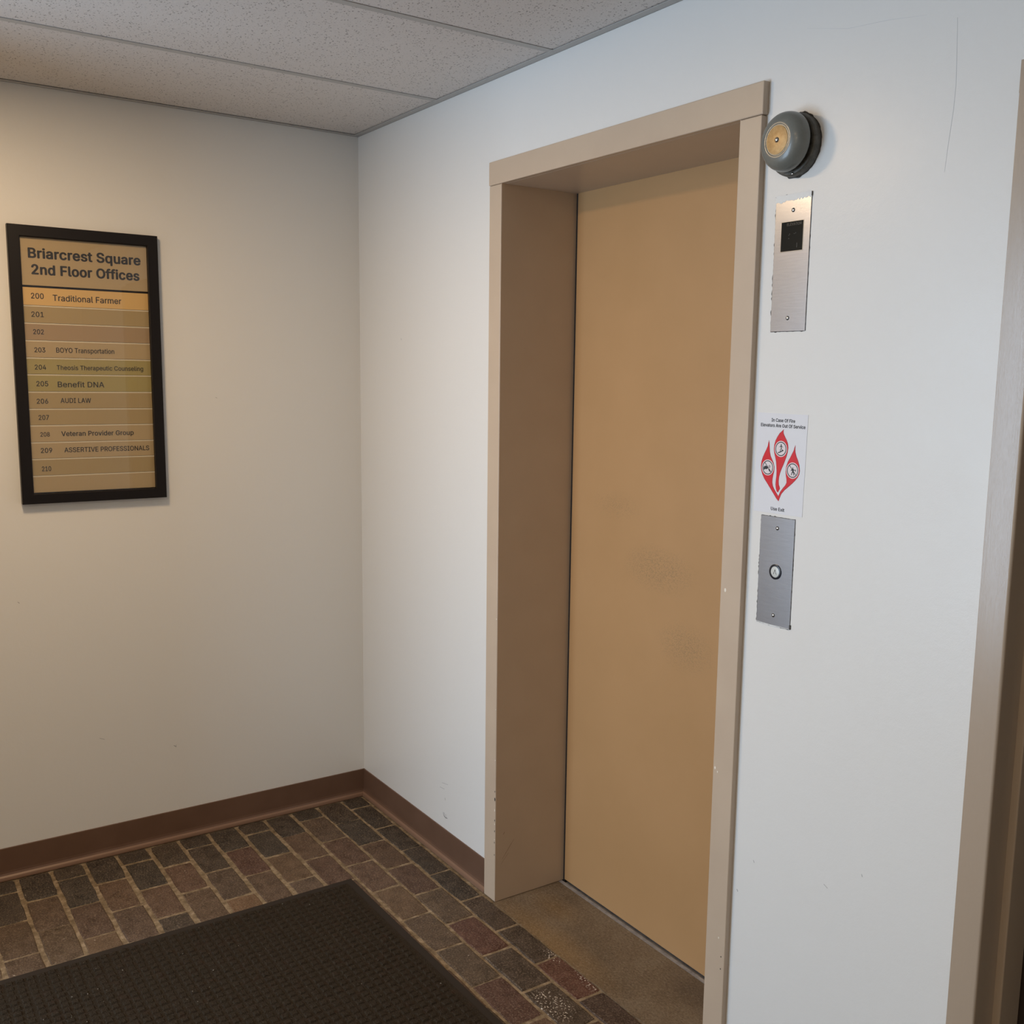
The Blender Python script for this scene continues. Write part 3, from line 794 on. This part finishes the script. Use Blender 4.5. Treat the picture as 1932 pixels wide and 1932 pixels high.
for n_, (cx, cz) in enumerate(CC):
    bm = bmesh.new(); lathe(bm, [(.0166, .00084), (.0166, .00095), (0, .00096)], (cx, cz), 0, 48); disc = new_obj('pictogram', bm, m_halo, st)
    bm = bmesh.new(); lathe(bm, [(.0147, .00096), (.0147, .00108), (.0129, .00108), (.0129, .00096)], (cx, cz), 0, 48)
    def Q(l): prism(bm, [(cx+a*.001, cz+b*.001) for a, b in l], -.00096, -.00108, 'y')
    def circ(x, z, r): Q([(x+r*math.cos(t*math.pi/6), z+r*math.sin(t*math.pi/6)) for t in range(12)])
    if n_ == 0:
        circ(.6, 8.4, 1.5)
        Q([(-.8, 6.8), (2.2, 6.8), (5.2, 3.4), (4.6, 2.8), (2.2, 5), (2.0, 1.6), (4.6, -1.8), (3.4, -2.4), (.9, .6), (-.4, -2.6), (-.6, -6.4), (-2.4, -6.4), (-1.8, -1.6), (.2, 1.4), (-.2, 5), (-3.4, 3.2), (-3.8, 4.0)])
        Q([(-7.2, -8.6), (-6.4, -6.6), (-3.4, -6.3), (2.0, -3.6), (3.4, -2.0), (7.2, -1.6), (7.2, -3.6), (4.4, -4.8), (-1.4, -7.6), (-4.0, -8.4), (-7.0, -9.6)])
    elif n_ == 1:
        Q([(-8.9, 9.3), (-7.9, 10.3), (9.6, -7.9), (8.6, -9.0)])
        Q([(-11.6, -4.5), (-12.0, 0), (-8, 3.2), (-3.5, 3.0), (-.6, 1.6), (.6, -1.6), (-1.8, -3.8), (-6.5, -3.6), (-10, -5.6)])
        Q([(2.2, -2), (6.0, -3.0), (6.6, -6.6), (8.0, -8.8), (4.6, -7.4), (2.4, -4.8)])
        for (a, b) in ((0, 45), (45, 90), (90, 135), (135, 180), (180, 225), (225, 270), (270, 315), (315, 360)):
            ca = lambda r, t: (4.6+r*math.cos(math.radians(t)), 2.6+r*math.sin(math.radians(t)))
            Q([ca(2.7, a), ca(2.7, b), ca(1.6, b), ca(1.6, a)])
    else:
        Q([(-8.9, 9.3), (-7.9, 10.3), (9.6, -7.9), (8.6, -9.0)])
        circ(.4, 5.0, 1.5)
        Q([(-1.0, 3.6), (2.6, 3.2), (6.6, 1.2), (6.2, 0), (3.0, 1.0), (2.6, -2.4), (4.6, -5.6), (4.6, -9.6), (2.8, -9.6), (2.6, -6), (.6, -3.6), (-.8, -6), (-1.4, -9.4), (-3.4, -9.2), (-2.4, -5.0), (-.4, -1.6), (-.4, .6), (-4.2, -1.0), (-4.8, .2)])
        Q([(7.0, -1.2), (8.8, -1.2), (8.8, 2.6), (7.0, 2.6)])
    new_obj('pictogram_print', bm, m_ink, disc)

# ------------------------------------------------------------------ alarm bell
bell = empty('alarm_bell', (2.041, 0, 2.079))
tag(bell, 'round grey alarm bell with a brass disc above the indicator plate', 'bell')
BC = (2.0405, 2.0790)
bm = bmesh.new(); random.seed(21)
N = 72; rim = []
for i in range(N):
    a = 2*math.pi*i/N
    r_ = .0612 + random.uniform(-.0006, .0012)
    if 50 < math.degrees(a) < 90: r_ += random.uniform(0, .0022)
    if 255 < math.degrees(a) < 285: r_ += .0012
    rim.append((BC[0]+r_*math.cos(a), BC[1]+.0005+r_*math.sin(a)))
prism(bm, rim, -.0002, -.0022, 'y')
new_obj('grime_ring', bm, m_grime, bell)
bm = bmesh.new()
lathe(bm, [(.0605, .002), (.0603, .0110), (.0595, .0150), (.0575, .0178), (.0540, .0185), (.0470, .0185)], BC, 0, 72)
new_obj('base', bm, m_bellbase, bell); smooth_angle(bell.children[-1], 30)
bm = bmesh.new()
lathe(bm, [(.0470, .0180), (.0460, .0300), (0, .0300)], BC, 0, 48)
new_obj('hub', bm, m_dark, bell)
screw(2.0480, 2.0225, -.0182, bell, .0030)
bm = bmesh.new()
g = [(.0470, .0285), (.0553, .0285), (.0562, .0292), (.0566, .0310), (.0565, .0345), (.0555, .0405), (.0535, .0460), (.0500, .0513), (.0455, .0552), (.0400, .0580), (.0350, .0594), (.0308, .0600), (.0300, .0597), (.0296, .0590), (.0292, .0590), (.0288, .0594), (0, .0594)]
lathe(bm, g, (2.0420, 2.0815), 0, 96)
gong = new_obj('gong', bm, m_bell, bell); smooth_angle(gong, 40)
bm = bmesh.new()
lathe(bm, [(.0270, .0594), (.0270, .0602), (.0262, .0604), (0, .0604)], (2.0420, 2.0815), 0, 64)
disc = new_obj('brass_disc', bm, m_brass, gong); smooth_angle(disc)
bm = bmesh.new()
lathe(bm, [(.0050, .0604), (.0050, .0610), (.0043, .0612)], (2.0420, 2.0815), 0, 20)
new_obj('centre_screw', bm, m_steel_dark, gong)
bm = bmesh.new()
lathe(bm, [(.0040, .0604), (.0036, .0622), (.0018, .0630), (0, .0632)], (2.0420, 2.0815), 0, 20)
new_obj('screw_head', bm, m_screw, gong, True)

# ------------------------------------------------------------------ floor mat
MX0, MY1, MX1, MY0 = .6030, -.3160, 2.432, -1.5352
fm = empty('floor_mat', ((MX0+MX1)/2, (MY0+MY1)/2, 0))
fm_rot = math.radians(.5)
tag(fm, 'large dark brown ribbed entrance mat lying on the brick floor', 'mat')
bm = bmesh.new()
def frustum(a, b, z0, z1, ins):
    lo = [(a[0], a[1]), (b[0], a[1]), (b[0], b[1]), (a[0], b[1])]
    hi = [(a[0]+ins, a[1]+ins), (b[0]-ins, a[1]+ins), (b[0]-ins, b[1]-ins), (a[0]+ins, b[1]-ins)]
    L = [bm.verts.new((*p, z0)) for p in lo]; U = [bm.verts.new((*p, z1)) for p in hi]
    for i in range(4): bm.faces.new((L[i], L[(i+1) % 4], U[(i+1) % 4], U[i]))
    bm.faces.new(U)
    return L
L = frustum((MX0, MY0), (MX1, MY1), .0015, .0050, .003); bm.faces.new(L[::-1])
new_obj('rubber_border', bm, m_rubber, fm)['label'] = 'smooth dark rubber edge'
bm = bmesh.new(); random.seed(2)
bx0, by0, bx1, by1 = MX0+.026, MY0+.026, MX1-.026, MY1-.026
frustum((bx0, by0), (bx1, by1), .004, .0062, .001)
cw, ch = .0255, .0262
nx, ny = int((bx1-bx0)/cw), int((by1-by0)/ch)
for a in range(nx):
    for b in range(ny):
        x = bx0+.003+a*cw + random.uniform(-.0008, .0008); y = by0+.003+b*ch + random.uniform(-.0008, .0008)
        w = random.uniform(.0175, .0200); h_ = random.uniform(.0175, .0200)
        if x+w > bx1-.001: continue
        frustum((x, y), (x+w, y+h_), .0060, random.uniform(.0088, .0106), .0030)
new_obj('carpet_top', bm, m_mat, fm)['label'] = 'dark brown carpet surface with raised blocks'
fm.rotation_euler[2] = fm_rot
